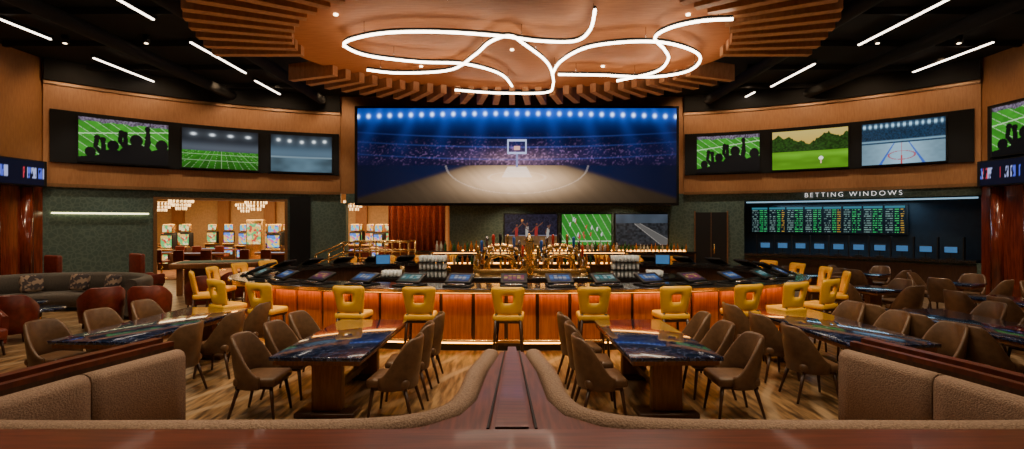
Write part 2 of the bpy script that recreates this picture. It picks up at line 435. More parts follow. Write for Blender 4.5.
def grid_screen(name, fn, nx, ny, paint, material, parent=None):
    us=np.linspace(0,1,nx+1); vs=np.linspace(0,1,ny+1)
    U,V=np.meshgrid(us,vs)
    verts=[tuple(fn(float(u),float(v))) for v in vs for u in us]
    faces=[(j*(nx+1)+i,j*(nx+1)+i+1,(j+1)*(nx+1)+i+1,(j+1)*(nx+1)+i) for j in range(ny) for i in range(nx)]
    me=bpy.data.meshes.new(name); me.from_pydata(verts,[],faces)
    col=np.clip(paint(U,V),0,3).reshape(-1,3)
    ca=me.color_attributes.new('Col','FLOAT_COLOR','POINT')
    d=np.ones((len(verts),4),dtype=np.float32); d[:,:3]=col
    ca.data.foreach_set('color', d.ravel())
    me.materials.append(material); me.update()
    o=bpy.data.objects.new(name,me); scene.collection.objects.link(o)
    if parent: o.parent=parent
    return o

# ------------------------------------------------------------------ room shell
mb=MB(); mb.box((-4,14,-.1),(42,40,.2),M_floor); mb.obj('floor')
mb=MB(); mb.box((0,7.5,6.95),(28,24.5,.3),M_ceil); mb.obj('ceiling')
mb=MB()
for x in (-9.5,-6.7,6.9,9.9):
    mb.cyl((x,-2,6.5),(x,18,6.5),.16,.16,M_ceil,14)
for y in range(3,18,2):
    mb.box((-9.9,y,6.72),(6,.1,.14),M_ceil); mb.box((9.9,y,6.72),(6,.1,.14),M_ceil)
mb.obj('ceiling_ductwork')

for side,nm in((-1,'left'),(1,'right')):
    mb=MB(); X=side*13.35
    mb.box((X,5.2,1.6),(.3,18.4,3.2),M_red)
    mb.box((X,5.2,5.0),(.3,18.4,3.6),M_gold)
    for k in range(14):
        y=13.9-k*.9
        mb.cyl((side*13.2,y,0),(side*13.2,y,3.15),.16,.16,M_red,16)
    mb.obj('wall_'+nm)
mb=MB(); mb.box((0,-4.1,3.4),(27,.2,6.8),M_bronze); mb.obj('wall_front')

mb=MB(); s=-1
cslab(mb,s,0,.31,0,3.24,-.3,0,M_teal); cslab(mb,s,.77,1.0,0,3.24,-.3,0,M_teal)
cslab(mb,s,.31,.77,2.95,3.24,-.3,0,M_teal)
cslab(mb,s,0,1.0,3.24,6.8,-.3,.06,M_gold); mb.obj('wall_back_left')
mb=MB(); s=1
cslab(mb,s,.75,1.0,0,3.24,-.3,0,M_teal)
cslab(mb,s,.0,.75,2.96,3.24,-.3,0,M_teal)
cslab(mb,s,.0,.75,0,1.02,-.3,0,M_teal)
cslab(mb,s,0,1.0,3.24,6.8,-.3,.06,M_gold); mb.obj('wall_back_right')
mb=MB()
mb.box((2.0,18.95,1.62),(8.6,.3,3.24),M_teal); mb.box((-4.2,18.95,3.07),(3.8,.3,.34),M_teal); mb.box((-6.2,18.95,1.45),(.2,.3,2.9),M_teal)
mb.box((0,18.95,5.02),(12.6,.3,3.56),M_gold); mb.obj('wall_back')
for side,nm in((-1,'left'),(1,'right')):
    mb=MB(); cslab(mb,side,0,1.0,3.20,3.30,.06,.11,M_bronze); cslab(mb,side,0,1.0,6.1,6.2,.06,.12,M_bronze)
    cslab(mb,side,0,1.0,6.2,6.8,.06,.2,M_ceil)
    mb.obj('trim_'+nm)
mb=MB()
cslab(mb,-1,.77,1.0,0,.15,0,.03,M_dwood); cslab(mb,-1,0,.31,0,.15,0,.03,M_dwood); mb.obj('baseboard_left')
mb=MB(); cslab(mb,1,0,1.0,0,.15,0,.03,M_dwood); mb.obj('baseboard_right')
mb=MB()
for u in(.305,.775):
    cslab(mb,-1,u-.006,u+.006,0,3.0,-.32,.05,M_bronze,2)
cslab(mb,-1,.3,.78,2.93,3.0,-.32,.05,M_bronze)
cslab(mb,-1,.79,.875,0,3.1,.0,.1,M_matte,3); mb.obj('trim_opening')

mb=MB()
cslab(mb,1,.82,.95,0,2.55,.005,.05,M_black,4)
cslab(mb,1,.815,.82,0,2.6,.0,.08,M_bronze,1); cslab(mb,1,.95,.955,0,2.6,.0,.08,M_bronze,1)
cslab(mb,1,.884,.886,0,2.55,.04,.055,M_bronze,1)
p=wing(1,.872,.09,1.05); mb.cyl(p,(p.x,p.y,1.4),.02,.02,M_brass,8)
mb.obj('door_1')

mb=MB(); cslab(mb,-1,.02,.285,2.50,2.56,0,.14,M_teal); cslab(mb,-1,.02,.285,2.44,2.475,.02,.06,M_cove)
mb.obj('wall_cove_light')

for side,nm in((-1,'l'),(1,'r')):
    mb=MB(); cslab(mb,side,.015,.995,3.9,5.4,.07,.14,M_matte); mb.obj('video_band_panel')
def wing_tv(side,ua,ub,paint):
    mb=MB(); lo,hi=min(ua,ub),max(ua,ub)
    cslab(mb,side,lo-.004,hi+.004,3.94,5.31,.15,.19,M_matte)
    o=mb.obj('wall_tv')
    grid_screen('display',lambda a,b:wing(side,ua+(ub-ua)*a,.2,3.98+1.29*b),150,84,paint,M_screen,o)
wing_tv(-1,.085,.345,p_fans); wing_tv(-1,.39,.665,p_field); wing_tv(-1,.715,.965,p_stadium)
wing_tv(1,.945,.69,p_fans); wing_tv(1,.64,.37,p_golf); wing_tv(1,.325,.085,p_rink)
for side,pt in((-1,p_stadium),(1,p_rink)):
    if side==1:
        mb=MB(); mb.box((side*13.14,10.6,4.63),(.1,7.0,1.5),M_matte); o=mb.obj('video_band_panel')
        mb=MB(); mb.box((side*13.06,12.65,4.63),(.05,2.6,1.36),M_black); o=mb.obj('wall_tv')
        grid_screen('display',lambda a,b:(13.03,13.9-2.5*a,3.98+1.3*b),150,84,p_fans,M_screen,o)
    mb=MB(); mb.box((side*13.0,11.2,3.52),(.2,6,.70),M_black); o=mb.obj('led_ticker')
    ya,yb=(8.3,14.1) if side==-1 else (14.1,8.3)
    grid_screen('display',lambda a,b:(side*12.89,ya+(yb-ya)*a,3.20+.64*b),400,16,p_ticker,M_screen,o)

mb=MB(); mb.box((.17,18.42,4.54),(11.45,.7,3.5),M_matte); o=mb.obj('video_wall')
grid_screen('display',lambda a,b:(-5.45+11.25*a,18.06,2.87+3.34*b),480,142,p_arena,M_bigscreen,o)

for x0,x1,pt in((-.30,1.68,p_players),(1.78,3.66,p_gridiron),(3.75,5.72,p_road)):
    mb=MB(); mb.box(((x0+x1)/2,18.74,1.92),(x1-x0,.1,1.2),M_black,bev=.01); o=mb.obj('wall_tv')
    grid_screen('display',lambda a,b:(x0+.04+(x1-x0-.08)*a,18.68,1.36+1.12*b),120,72,pt,M_screen,o)

mb=MB(); mb.box((2.2,18.25,.55),(8.4,.6,1.1),M_dwood); mb.box((2.2,18.22,1.13),(8.5,.7,.06),M_gran)
for i in range(14): mb.box((-1.7+i*.6,17.94,.55),(.54,.03,.9),M_black)
mb.box((2.2,18.50,1.175),(8.2,.04,.02),M_led)  # glowing strip added to light the bottles warmly
mb.obj('back_bar_cabinet')

def bottle(mb,x,y,z,m,h=.3,r=.038):
    mb.lathe([(r*.9,0),(r,.01),(r,h*.55),(r*.85,h*.64),(r*.36,h*.76),(r*.34,h*.97),(r*.4,h)],(x,y,z),m,8)
mb=MB()
for i in range(60):
    bottle(mb,-1.8+i*.135+R.uniform(-.02,.02),18.1+R.uniform(-.06,.1),1.165,R.choice([M_amb_b,M_grn_b,M_clr_b,M_amb_b]),R.uniform(.22,.30))
mb.obj('back_bar_bottles')

# ------------------------------------------------------------------ betting windows
M_recess = mat('recess_blue_panel',(.015,.035,.055),.5)
mb=MB()
cslab(mb,1,-.02,.80,0,3.2,-1.7,-1.6,M_recess)
cslab(mb,1,-.02,.80,3.0,3.1,-1.6,-.3,M_black)
mb.obj('wall_betting_recess')
mb=MB(); cslab(mb,1,.01,.75,1.02,1.1,-.75,.14,M_gran); cslab(mb,1,.01,.75,.2,.95,.01,.05,M_dwood); mb.obj('betting_counter')
mb=MB()
for k in range(11):
    u=.045+k*.0655
    cslab(mb,1,u-.0015,u+.0015,1.11,1.75,-.5,-.1,M_black,1)
mb.obj('betting_window_dividers')
mb=MB(); cslab(mb,1,.205,.73,1.78,2.78,-1.58,-1.45,M_black); o=mb.obj('odds_board')
grid_screen('display',lambda a,b:wing(1,.72-.51*a,-1.44,1.82+.92*b),460,96,p_odds,M_screen,o)
mb0=MB(); mb0.box((0,0,.02),(.2,.16,.03),M_black); mb0.box((0,0,.1),(.03,.03,.16),M_black)
mb0.box((0,0,.28),(.34,.04,.22),M_black,bev=.008); mb0.box((0,-.024,.28),(.29,.006,.17),M_blueglow); mb0.box((0,.024,.28),(.29,.006,.17),M_blueglow)
BT=mb0.mesh('betting_terminal')
for k in range(10):
    u=.078+k*.0655; p=wing(1,u,-.3,1.1); q=wing(1,u,.2,0); a=math.atan2(q.y-p.y,q.x-p.x)+pi/2
    place('betting_terminal',BT,(p.x,p.y,1.101),a)
mb=MB(); cslab(mb,1,.02,.74,2.90,2.95,-1.0,-.97,M_strip); mb.obj('betting_strip_light')
cu=bpy.data.curves.new('sign_text','FONT'); cu.body='BETTING WINDOWS'; cu.size=.25; cu.extrude=.012; cu.offset=-.005; cu.align_x='CENTER'; cu.align_y='CENTER'; cu.space_character=1.4
to=bpy.data.objects.new('tmp_text',cu); scene.collection.objects.link(to)
bpy.context.view_layer.update()
dg=bpy.context.evaluated_depsgraph_get(); me=bpy.data.meshes.new_from_object(to.evaluated_get(dg))
bpy.data.objects.remove(to)
xs=[v.co.x for v in me.vertices]; w=max(xs)-min(xs)
for v in me.vertices:
    u=.362-(v.co.x/w)*.315
    v.co=wing(1,u,.14-v.co.z,3.09+v.co.y*.85)
me.materials.clear(); me.materials.append(M_white)
o=place('betting_windows_sign',me,(0,0,0))

# ------------------------------------------------------------------ casino beyond
M_ccarp=mat('casino_carpet',(.36,.16,.05),.9,col2=(.14,.045,.02),scale=2.5)
mb=MB(); mb.box((-13.3,25.8,.01),(22.8,12.8,.02),M_ccarp); mb.obj('casino_carpet')
mb=MB(); mb.box((-13,32.6,2.2),(26,.2,4.4),M_plaster)
for k in range(9): mb.box((-24+k*2.9,32.4,2.2),(.7,.3,4.4),M_gold)
mb.obj('wall_casino_back')
mb=MB(); mb.box((-25,25,2.2),(.2,15,4.4),M_plaster); mb.obj('wall_casino_left')
mb=MB(); mb.box((-1.6,25.9,2.2),(.2,13.4,4.4),M_plaster); mb.obj('wall_casino_right')
mb=MB(); mb.box((-13,26,4.5),(26,13,.2),M_plaster); mb.obj('ceiling_casino')
M_ss=[glow_mosaic('slot_glow_a',[(.9,.12,.02),(1,.45,.05),(.05,.1,.6),(.9,.7,.3)],1.3,9),
      glow_mosaic('slot_glow_b',[(.05,.2,.8),(.1,.6,.8),(.7,.1,.4),(.9,.6,.1)],1.3,9),
      glow_mosaic('slot_glow_c',[(.9,.5,.1),(.9,.75,.4),(.6,.05,.03),(.1,.5,.15)],1.4,9)]
meshes=[]
for g in M_ss:
    mb=MB()
    mb.box((0,.1,.45),(.6,.55,.9),M_dwood,bev=.03); mb.box((0,-.14,.92),(.6,.35,.08),M_brass,bev=.02)
    mb.box((0,.15,1.28),(.58,.3,.72),M_black,bev=.04); mb.box((0,-.01,1.28),(.5,.03,.55),g)
    mb.box((0,.15,1.87),(.5,.2,.42),M_brass,bev=.05); mb.box((0,.04,1.87),(.42,.02,.32),g)
    mb.box((0,-.185,.5),(.4,.02,.4),g)
    meshes.append(mb.mesh('slot_machine'))
cl=[(-16.6,23.2),(-15.8,23.4),(-11.0,23.6),(-10.2,23.7),(-18.5,26),(-17.6,26.2),(-16.7,26.1),(-14.4,27.4),(-13.5,27.6),(-12.6,27.4),(-10.8,25.8),(-10.0,26),(-21,29.5),(-20,29.6),(-19,29.5),(-17.6,30),(-16.6,30),(-15.2,30.4),(-13.6,30.2),(-12,30.4),(-11,30.4),(-8.6,28),(-7.8,28),(-7.0,28.1),(-9.2,30.6),(-6.6,25.2)]
for k,(x,y) in enumerate(cl):
    place('slot_machine',meshes[(k*2+k//3)%3],(x,y,.02),R.uniform(-.5,.5))
mb=MB(); mb.box((0,0,1.15),(.8,.4,2.3),M_brass,bev=.04); mb.box((0,-.21,1.6),(.66,.02,1.0),M_ss[2]); mb.box((0,0,.1),(.9,.5,.2),M_dwood); mb.obj('display_kiosk',(-12.6,25.2,.02))
def gtable():
    mb=MB(); pts=[(1.1*math.cos(pi*i/14),-.75*math.sin(pi*i/14)) for i in range(15)]
    mb.poly(pts,.86,.93,M_pwood); mb.poly([(a*.9,b*.88-.02) for a,b in pts],.93,.94,M_bluep)
    mb.box((0,-.3,.43),(.9,.4,.86),M_dwood,bev=.03); return mb.mesh('blackjack_table')
GT=gtable()
mbs=MB(); mbs.cyl((0,0,.03),(0,0,.6),.03,.03,M_brass,10); mbs.lathe([(.22,0),(.22,.03),(.03,.05)],(0,0,0),M_brass,14); mbs.box((0,0,.66),(.42,.42,.1),M_wine,bev=.04); mbs.box((0,-.2,.9),(.4,.07,.42),M_wine,bev=.03)
CS=mbs.mesh('casino_stool')
for x,y in((-12.6,20.8),(-9.5,21.2),(-15.1,21.2),(-14.0,24.2),(-6.9,22.4),(-4.6,23.2)):
    place('blackjack_table',GT,(x,y,.02),R.uniform(-.2,.2))
    for k in(-.9,0,.9): place('casino_stool',CS,(x+k,y-1.25+abs(k)*.2,.02),R.uniform(-.3,.3))
for x,y in((-14.6,22.6),(-12.0,24.0),(-10.2,25.6),(-17.5,25.6),(-14.6,28),(-7.4,24),(-11.8,29)):
    mb=MB()
    for i,(r,z) in enumerate(((.46,0),(.34,-.17),(.2,-.32))):
        for t in range(int(r*44)):
            a=2*pi*t/int(r*44); mb.cyl((r*math.cos(a),r*math.sin(a),z),(r*math.cos(a),r*math.sin(a),z-.13),.026,.018,M_chand,6)
        mb.lathe([(r+.03,0),(r+.03,.03),(r-.03,.03),(r-.03,0)],(0,0,z),M_brass,20)
    mb.cyl((0,0,-.3),(0,0,1.2),.02,.02,M_brass,8); mb.obj('chandelier',(x,y,3.18))
mb=MB(); secs=[]
for i in range(144):
    x=-4.95+i*.016; y=20.5+.13*math.sin(i*.42)
    secs.append([(x,y,.06),(x,y,3.4),(x,y+.03,3.4),(x,y+.03,.06)])
mb.sweep(secs,M_curtain); mb.cyl((-5.0,20.5,3.42),(-2.1,20.5,3.42),.03,.03,M_brass,10); mb.obj('curtain')
mb=MB()
for k in range(3): mb.box((-6.35+.15+k*.3,17.0,(k+1)*.085),(.3,1.3,(k+1)*.17),M_dwood)
mb.box((-4.35,17.0,.255),(2.2,1.3,.51),M_dwood); mb.box((-4.35,17.0,.52),(2.2,1.3,.02),M_floor)
for y in(16.42,17.58):
    mb.cyl((-6.3,y,.17),(-6.3,y,1.15),.028,.028,M_brass,10)
    for k in range(5):
        x=-5.4+k*.52; mb.cyl((x,y,.53),(x,y,1.55),.026,.026,M_brass,10)
    for dz in(0,-.3,-.6):
        mb.cyl((-6.3,y,1.15+dz),(-5.4,y,1.55+dz),.024,.024,M_brass,8); mb.cyl((-5.4,y,1.55+dz),(-3.32,y,1.55+dz),.024,.024,M_brass,8)
mb.obj('raised_landing_with_railing')
mb=MB(); mb.box((-3.75,19.9,1.06),(2.2,.4,.06),M_gran); mb.box((-3.75,19.95,.535),(2.0,.12,1.02),M_pwood); mb.obj('drink_ledge',(0,0,.0))

# ------------------------------------------------------------------ ceiling oval feature
CX,CY=.0,11.0
mb=MB()
N=96
pts=[(CX+4.95*math.cos(2*pi*i/N),CY+3.6*math.sin(2*pi*i/N)) for i in range(N)]
mb.poly(pts,5.98,6.3,M_soffit)
pts=[(CX+4.1*math.cos(2*pi*i/N),CY+3.0*math.sin(2*pi*i/N)) for i in range(N)]
mb.poly(pts,6.3,6.8,M_ceil)
def fin(a,ai,bi,ao,bo,z0,z1,t=.17):
    p=Vector((CX+ai*math.cos(a),CY+bi*math.sin(a),0)); q=Vector((CX+ao*math.cos(a),CY+bo*math.sin(a),0))
    d=(q-p); L=d.length; ang=math.atan2(d.y,d.x); c=(p+q)/2
    mb.box((0,0,0),(L,t,z1-z0),M_fin,M=Matrix.Translation((c.x,c.y,(z0+z1)/2))@Matrix.Rotation(ang,4,'Z'))
def eang(n,A,B):
    P=[(A*math.cos(2*pi*i/1440),B*math.sin(2*pi*i/1440)) for i in range(1441)]
    L=[0]
    for i in range(1440): L.append(L[-1]+math.hypot(P[i+1][0]-P[i][0],P[i+1][1]-P[i][1]))
    out=[];j=0
    for k in range(n):
        while L[j]<L[-1]*k/n: j+=1
        out.append(2*pi*j/1440)
    return out
for k,a in enumerate(eang(68,6.3,4.6)):
    d_=math.degrees(a)
    if 3<d_<21 or 159<d_<177: continue
    if 21<=d_<=159: fin(a,4.7,3.35,6.1,4.5,5.74,6.14)
    else:
        fin(a,4.5,3.3,6.4+.12*math.sin(7*a),4.65,5.78,6.14)
mb.obj('ceiling_oval_feature')
ribs=[
[(1.37,8.45),(1.42,9.33),(1.22,9.9),(.54,9.9),(-.23,9.63),(-1.33,9.43),(-2.35,9.48),(-3.12,9.85),(-3.32,10.24),(-3.0,10.8),(-2.01,11.2),(-1.04,11.34),(-.28,12.1),(0,13.18)],
[(-3.34,11.79),(-2.63,12.03),(-1.43,11.79),(-.78,10.73),(-.43,9.96),(-.04,9.63),(.26,10.12),(.71,11.06),(.93,11.95),(1.05,13.1),(.9,13.85),(-.33,13.9),(-1.51,13.58)],
[(3.81,8.83),(3.28,8.92),(2.85,9.24),(2.72,9.74),(3.11,10.42),(3.37,11.06),(3.34,11.95),(2.6,12.7)],
[(.96,12.2),(1.05,11.2),(1.47,10.3),(2.2,9.96),(2.99,10.0),(3.77,10.54),(4.1,11.2),(4.04,11.95),(3.35,12.35),(2.1,12.2),(1.1,12.15)]]
for rb in ribs:
    mb=MB(); pp=catmull([(x,y,5.70) for x,y in rb],8); mb.tube(pp,.028,M_tube,8)
    mb.tube([p+Vector((0,0,.05)) for p in pp],.024,M_black,6)
    for j in range(4,len(pp)-1,24): mb.cyl(pp[j],pp[j]+Vector((0,0,.29)),.008,.008,M_steel,6)
    mb.obj('ribbon_pendant_light')

segs=[(-11.08,10.0,12.3),(-11.2,13.7,16.0),(-7.77,9.2,11.1),(-7.85,12.5,15.1),(-7.98,15.9,17.6),(8.4,14.2,16.6),(8.6,10.0,12.7),(11.75,12.5,15.0),(11.7,8.5,10.8),(8.2,17.3,18.0),(-7.7,4.5,7.8),(8.6,4.5,8.2)]
for x,y0,y1 in segs:
    mb=MB(); mb.box((x,(y0+y1)/2,6.64),(.10,y1-y0+.04,.08),M_black); mb.box((x,(y0+y1)/2,6.59),(.048,y1-y0,.03),M_line)
    mb.obj('linear_ceiling_light')

def spot(x,y,z,e,ang=95,tx=None,ty=None,tz=0,col=(1,.76,.50),size=.12,blend=.7):
    l=bpy.data.lights.new('spot_lamp','SPOT'); l.energy=e; l.spot_size=math.radians(ang); l.spot_blend=blend; l.color=col; l.shadow_soft_size=size
    o=bpy.data.objects.new('spot_or_fill_lamp',l); scene.collection.objects.link(o); o.location=(x,y,z)  # ceiling spots share this name with added fill lamps
    t=Vector((tx if tx is not None else x, ty if ty is not None else y, tz))
    o.rotation_euler=(t-Vector((x,y,z))).to_track_quat('-Z','Y').to_euler()
downs=[]
for x in(-10.3,-7,-3.6,0,3.6,7,10.3):
    for y in(3.2,6.3):
        downs.append((x,y)); spot(x,y,6.55,430,62,col=(1,.74,.45))
for x in(-11,-9,9,11):
    for y in(9.5,12.6):
        downs.append((x,y)); spot(x,y,6.55,320,72)
for x in(-4.6,4.6):
    for y in(16.4,):
        downs.append((x,y)); spot(x,y,6.55,220,85)
for x in(-3.6,-1.2,1.2,3.6):
    downs.append((x,4.6)); spot(x,4.6,6.55,420,42,x*1.15,8.0,1.0,col=(1,.78,.48))  # front lamps added to brighten the stool backs
for x in(-6.2,6.2):
    downs.append((x,5.2)); spot(x,5.2,6.55,450,45,x*.9,9.6,1.0,col=(1,.78,.48))  # two more added front lamps, for the ends of the bar
mb=MB()
for x,y in downs:
    mb.cyl((x,y,6.6),(x,y,6.78),.08,.08,M_black,14); mb.cyl((x,y,6.59),(x,y,6.60),.04,.04,M_spot,12)
mb.obj('recessed_downlights')  # includes lenses for the added front lamps
dl=[]
for x,y in((-3.2,9.3),(-1.1,8.6),(1.1,8.6),(3.2,9.3),(-2.2,12.4),(0,11.2),(2.2,12.4),(-3.6,11),(4.3,9.6)):
    dl.append((x,y)); spot(x,y,5.93,270,95,size=.06,tx=x*1.25,ty=y-.3)
mb=MB()
for x,y in dl: mb.cyl((x,y,5.955),(x,y,5.985),.04,.04,M_spot,12)
mb.obj('soffit_downlights')
for x,y,tx,ty in((-2.6,12.1,-5.2,11.5),(2.9,12.1,5.2,11.5),(-1.5,12.2,-2.5,15),(1.8,12.2,2.5,15),(-2.6,11.6,-5.2,8.5),(2.9,11.6,5.2,8.5)):
    spot(x,y,1.25,120,110,tx,ty,6,col=(1,.64,.34))  # uplights added to brighten the ceiling fins from below
mb=MB()
for x in(-2.6,2.9,-1.5,1.8): mb.lathe([(.05,0),(.06,.1),(.05,.18),(.03,.18)],(x,12.15,.972),M_brass,12)
mb.obj('added_uplight_housings')  # brass housings made up for the added uplights
for side in(-1,1):
    for u in(.08,.3,.52,.74,.95):
        p=wing(side,u,1.5,6.6); t=wing(side,u,0,5.2)
        spot(p.x,p.y,p.z,85,110,t.x,t.y,t.z,col=(1,.66,.36))
        t=wing(side,u,0,.8); spot(p.x,p.y,p.z,230,55,t.x,t.y,t.z,col=(1,.86,.66))
    spot(side*11.3,12.4,6.5,100,100,side*13.2,12.6,4.6,col=(1,.66,.36))
    spot(side*10.5,9.5,6.5,340,80,side*13.2,12.5,1.5,col=(1,.72,.45))
for x in(-4,0,4):
    spot(x,17.4,2.75,70,100,x,18.7,1.2,col=(1,.75,.45))  # warm lamps added for the back bar, without fixtures
def area(x,y,z,sx,sy,e,col,rot=(0,0,0),nm='foreground_fill_lamp'):
    l=bpy.data.lights.new(nm,'AREA'); l.shape='RECTANGLE'; l.size=sx; l.size_y=sy; l.energy=e; l.color=col
    o=bpy.data.objects.new(nm,l); scene.collection.objects.link(o); o.location=(x,y,z); o.rotation_euler=rot
area(-14,25,4.3,14,8,1700,(1,.68,.34),nm='casino_ceiling_lamp'); area(-6,23.5,4.3,5,5,800,(1,.68,.34),nm='casino_ceiling_lamp')
area(-4,19.7,3.6,2.5,.3,35,(1,.62,.3),(-.35,0,0),nm='added_curtain_lamp')  # lamp added to brighten the curtain, without a fixture
p=wing(1,.4,-1.0,2.85); area(p.x,p.y,p.z,4,.5,45,(.45,.75,1),(0,0,-.65),nm='betting_recess_lamp')
area(0,4.0,6.6,9,2.5,170,(1,.80,.58))  # added fill light over the foreground, no ceiling panel modelled
w=bpy.data.worlds.new('World'); scene.world=w; w.use_nodes=True
w.node_tree.nodes['Background'].inputs[0].default_value=(.6,.5,.4,1); w.node_tree.nodes['Background'].inputs[1].default_value=.01

# ------------------------------------------------------------------ bar
BX,BY,BA,BB=.15,11.55,6.1,3.15
def sup(a,d=0,z=0,n=2.5,A=None,B=None):
    A=(A or BA)-d; B=(B or BB)-d
    c,s_=math.cos(a),math.sin(a)
    return Vector((BX+A*math.copysign(abs(c)**(2/n),c), BY+B*math.copysign(abs(s_)**(2/n),s_), z))
def ang_list(n):
    P=[sup(2*pi*i/2000) for i in range(2001)]
    L=[0]
    for i in range(2000): L.append(L[-1]+(P[i+1]-P[i]).length)
    out=[];j=0
    for k in range(n):
        t=L[-1]*k/n
        while L[j]<t: j+=1
        out.append(2*pi*j/2000)
    return out
AL=ang_list(160)
def ring(mb,sec,m,A=AL,sm=False):
    mb.sweep([[sup(a,d,z) for d,z in sec] for a in A],m,closed=True,sm=sm)
mb=MB()
ring(mb,[(.0,1.06),(.02,1.03),(.82,1.03),(.82,1.10),(.02,1.10),(0,1.09)],M_gran)
ring(mb,[(.32,.12),(.32,1.03),(.72,1.03),(.72,.12)],M_dwood)
ring(mb,[(.36,.0),(.36,.12),(.70,.12),(.70,.0)],M_black)
ring(mb,[(-.012,1.035),(-.012,1.085),(.0,1.085),(.0,1.035)],M_brass)
ring(mb,[(.18,1.005),(.18,1.028),(.23,1.028),(.23,1.005)],M_led)
ring(mb,[(.34,.13),(.34,.15),(.30,.15),(.30,.13)],M_led)  # lower strip added for a warm glow on the floor
PN=ang_list(54)
for k in range(54):
    a0=PN[k]; a1=PN[(k+1)%54] if k<53 else 2*pi
    m=.06*(a1-a0)
    secs=[]
    for t in range(4):
        a=a0+m+(a1-a0-2*m)*t/3
        secs.append([sup(a,.32,.2),sup(a,.32,.97),sup(a,.28,.97),sup(a,.28,.2)])
    mb.sweep(secs,M_amber,sm=False)
mb.tube([sup(a,.12,.22) for a in AL],.022,M_brass,8,closed=True)
for a in PN[::2]: mb.cyl(sup(a,.12,.22),sup(a,.34,.22),.012,.012,M_brass,6)
mb.obj('oval_bar_counter')

GN=ang_list(34)
M_game=vc_mat('game_display',.75)
T=Matrix.Translation((0,0,.01))@Matrix.Rotation(math.radians(24),4,'X')
mbg=MB()
mbg.box((0,0,.012),(.46,.42,.024),M_black,bev=.008)
mbg.box((0,.1,.07),(.46,.32,.05),M_black,bev=.012,M=T)
mbg.box((0,-.15,.04),(.30,.08,.03),M_steel,bev=.008)
BG=mbg.mesh('bar_game_terminal'); gds=[]
pal=[mk_game(3,(.02,.07,.28),(.35,.38,.42),(.05,.18,.5)),mk_game(9,(.10,.03,.12),(.5,.30,.08),(.30,.05,.10)),mk_game(14,(.02,.10,.10),(.30,.45,.45),(.04,.25,.30))]
for k,a in enumerate(GN):
    a+=.03
    p=sup(a,.42,1.10); t=sup(a,1.4); d=Vector((t.x-p.x,t.y-p.y,0)); rz=math.atan2(d.y,d.x)-pi/2
    o=place('bar_game_terminal',BG,(p.x,p.y,1.1005),rz)
    if k<3:
        g=grid_screen('display',lambda u,v:T@Vector((-.18+.36*u,-.03+.24*v,.097)),24,16,pal[k],M_game); gds.append(g.data)
    else:
        g=bpy.data.objects.new('display',gds[(0,1,0,2)[k%4]]); scene.collection.objects.link(g)
    g.parent=o

mb=MB()
def isl(z0,z1,A,B,m):
    pts=[(BX+.25+A*math.copysign(abs(math.cos(t))**.7,math.cos(t)),BY+.2+B*math.copysign(abs(math.sin(t))**.7,math.sin(t))) for t in [2*pi*i/60 for i in range(60)]]
    mb.poly(pts,z0,z1,m)
isl(0,.92,3.6,.65,M_dwood); isl(.92,.97,3.75,.75,M_gran)
mb.box((.4,11.9,1.36),(.16,.16,.78),M_brass,bev=.02)
mb.lathe([(.1,0),(.12,.04),(.06,.1),(.02,.2)],(.4,11.9,1.74),M_brass,14)
mb.box((.4,11.95,1.2),(4.6,.25,.04),M_dwood); mb.box((.4,11.95,1.5),(4.6,.22,.03),M_dwood)
mb.box((.4,12.06,1.235),(4.5,.02,.02),M_led); mb.box((.4,12.05,1.475),(4.5,.02,.02),M_led)
for x in(-1.9,-.75,1.55,2.7): mb.box((x,11.95,1.24),(.05,.24,.54),M_dwood)
mb.obj('bar_island')
mb=MB()
for i in range(46):
    x=-1.85+i*.1
    if abs(x-.4)<.15: continue
    for z in(1.22,1.515):
        if z>1.4 and (abs(x+.25)<.6 or abs(x-1.02)<.6): continue
        if R.random()<.85: bottle(mb,x+R.uniform(-.02,.02),11.93,z+.001,R.choice([M_amb_b,M_clr_b,M_grn_b,M_amb_b,M_amb_b]),R.uniform(.19,.26),.034)
mb.obj('liquor_bottles')
def taptower(x,y,z):
    mb=MB()
    mb.box((0,0,.02),(1.2,.3,.04),M_steel,bev=.01)
    mb.box((0,0,.12),(1.16,.16,.16),M_brass,bev=.02)
    B0=.2
    for (w,h,r) in((.52,.50,.072),(.33,.30,.045)):
        pts=[(w*math.cos(t),0,B0+(h*math.sin(t)**.75 if math.sin(t)>0 else 0)) for t in [pi*i/28 for i in range(29)]]
        mb.tube(pts,r,M_brass,14)
    for sx in(-.52,.52): mb.lathe([(.12,0),(.12,.03),(.08,.06),(.08,.14),(.10,.16)],(sx,0,.06),M_brass,16)
    for k in range(9):
        t=pi*(.12+.095*k); px=.52*math.cos(t); pz=B0+.50*math.sin(t)**.75
        mb.cyl((px,-.04,pz-.02),(px,-.16,pz-.03),.02,.02,M_steel,8)
        mb.cyl((px,-.16,pz-.01),(px,-.17,pz-.14),.018,.013,M_steel,8)
        hm=[M_redp,M_steel,M_bluep,M_brass,M_black][k%5]
        mb.lathe([(.014,0),(.022,.03),(.032,.15),(.034,.22),(.014,.25)],(px,-.13,pz+.03),hm,8)
    for px in(-.25,0,.25): mb.cyl((px,0,B0),(px,0,B0+.46),.022,.022,M_brass,8)
    mb.obj('beer_tap_tower',(x,y,z))
taptower(-.25,11.2,.971); taptower(1.04,11.2,.971)
def glasses(x,y,nx,ny,levels):
    mb=MB()
    for l in range(levels):
        mb.box((0,0,l*.17+.008),(nx*.085+.03,ny*.085+.03,.014),M_black)
        for i in range(nx):
            for j in range(ny):
                mb.lathe([(.026,.0),(.030,.02),(.036,.13),(.033,.13),(.026,.02)],((i-(nx-1)/2)*.085,(j-(ny-1)/2)*.085,l*.17+.016),M_glass,10)
    mb.obj('glassware_rack',(x,y,.971))
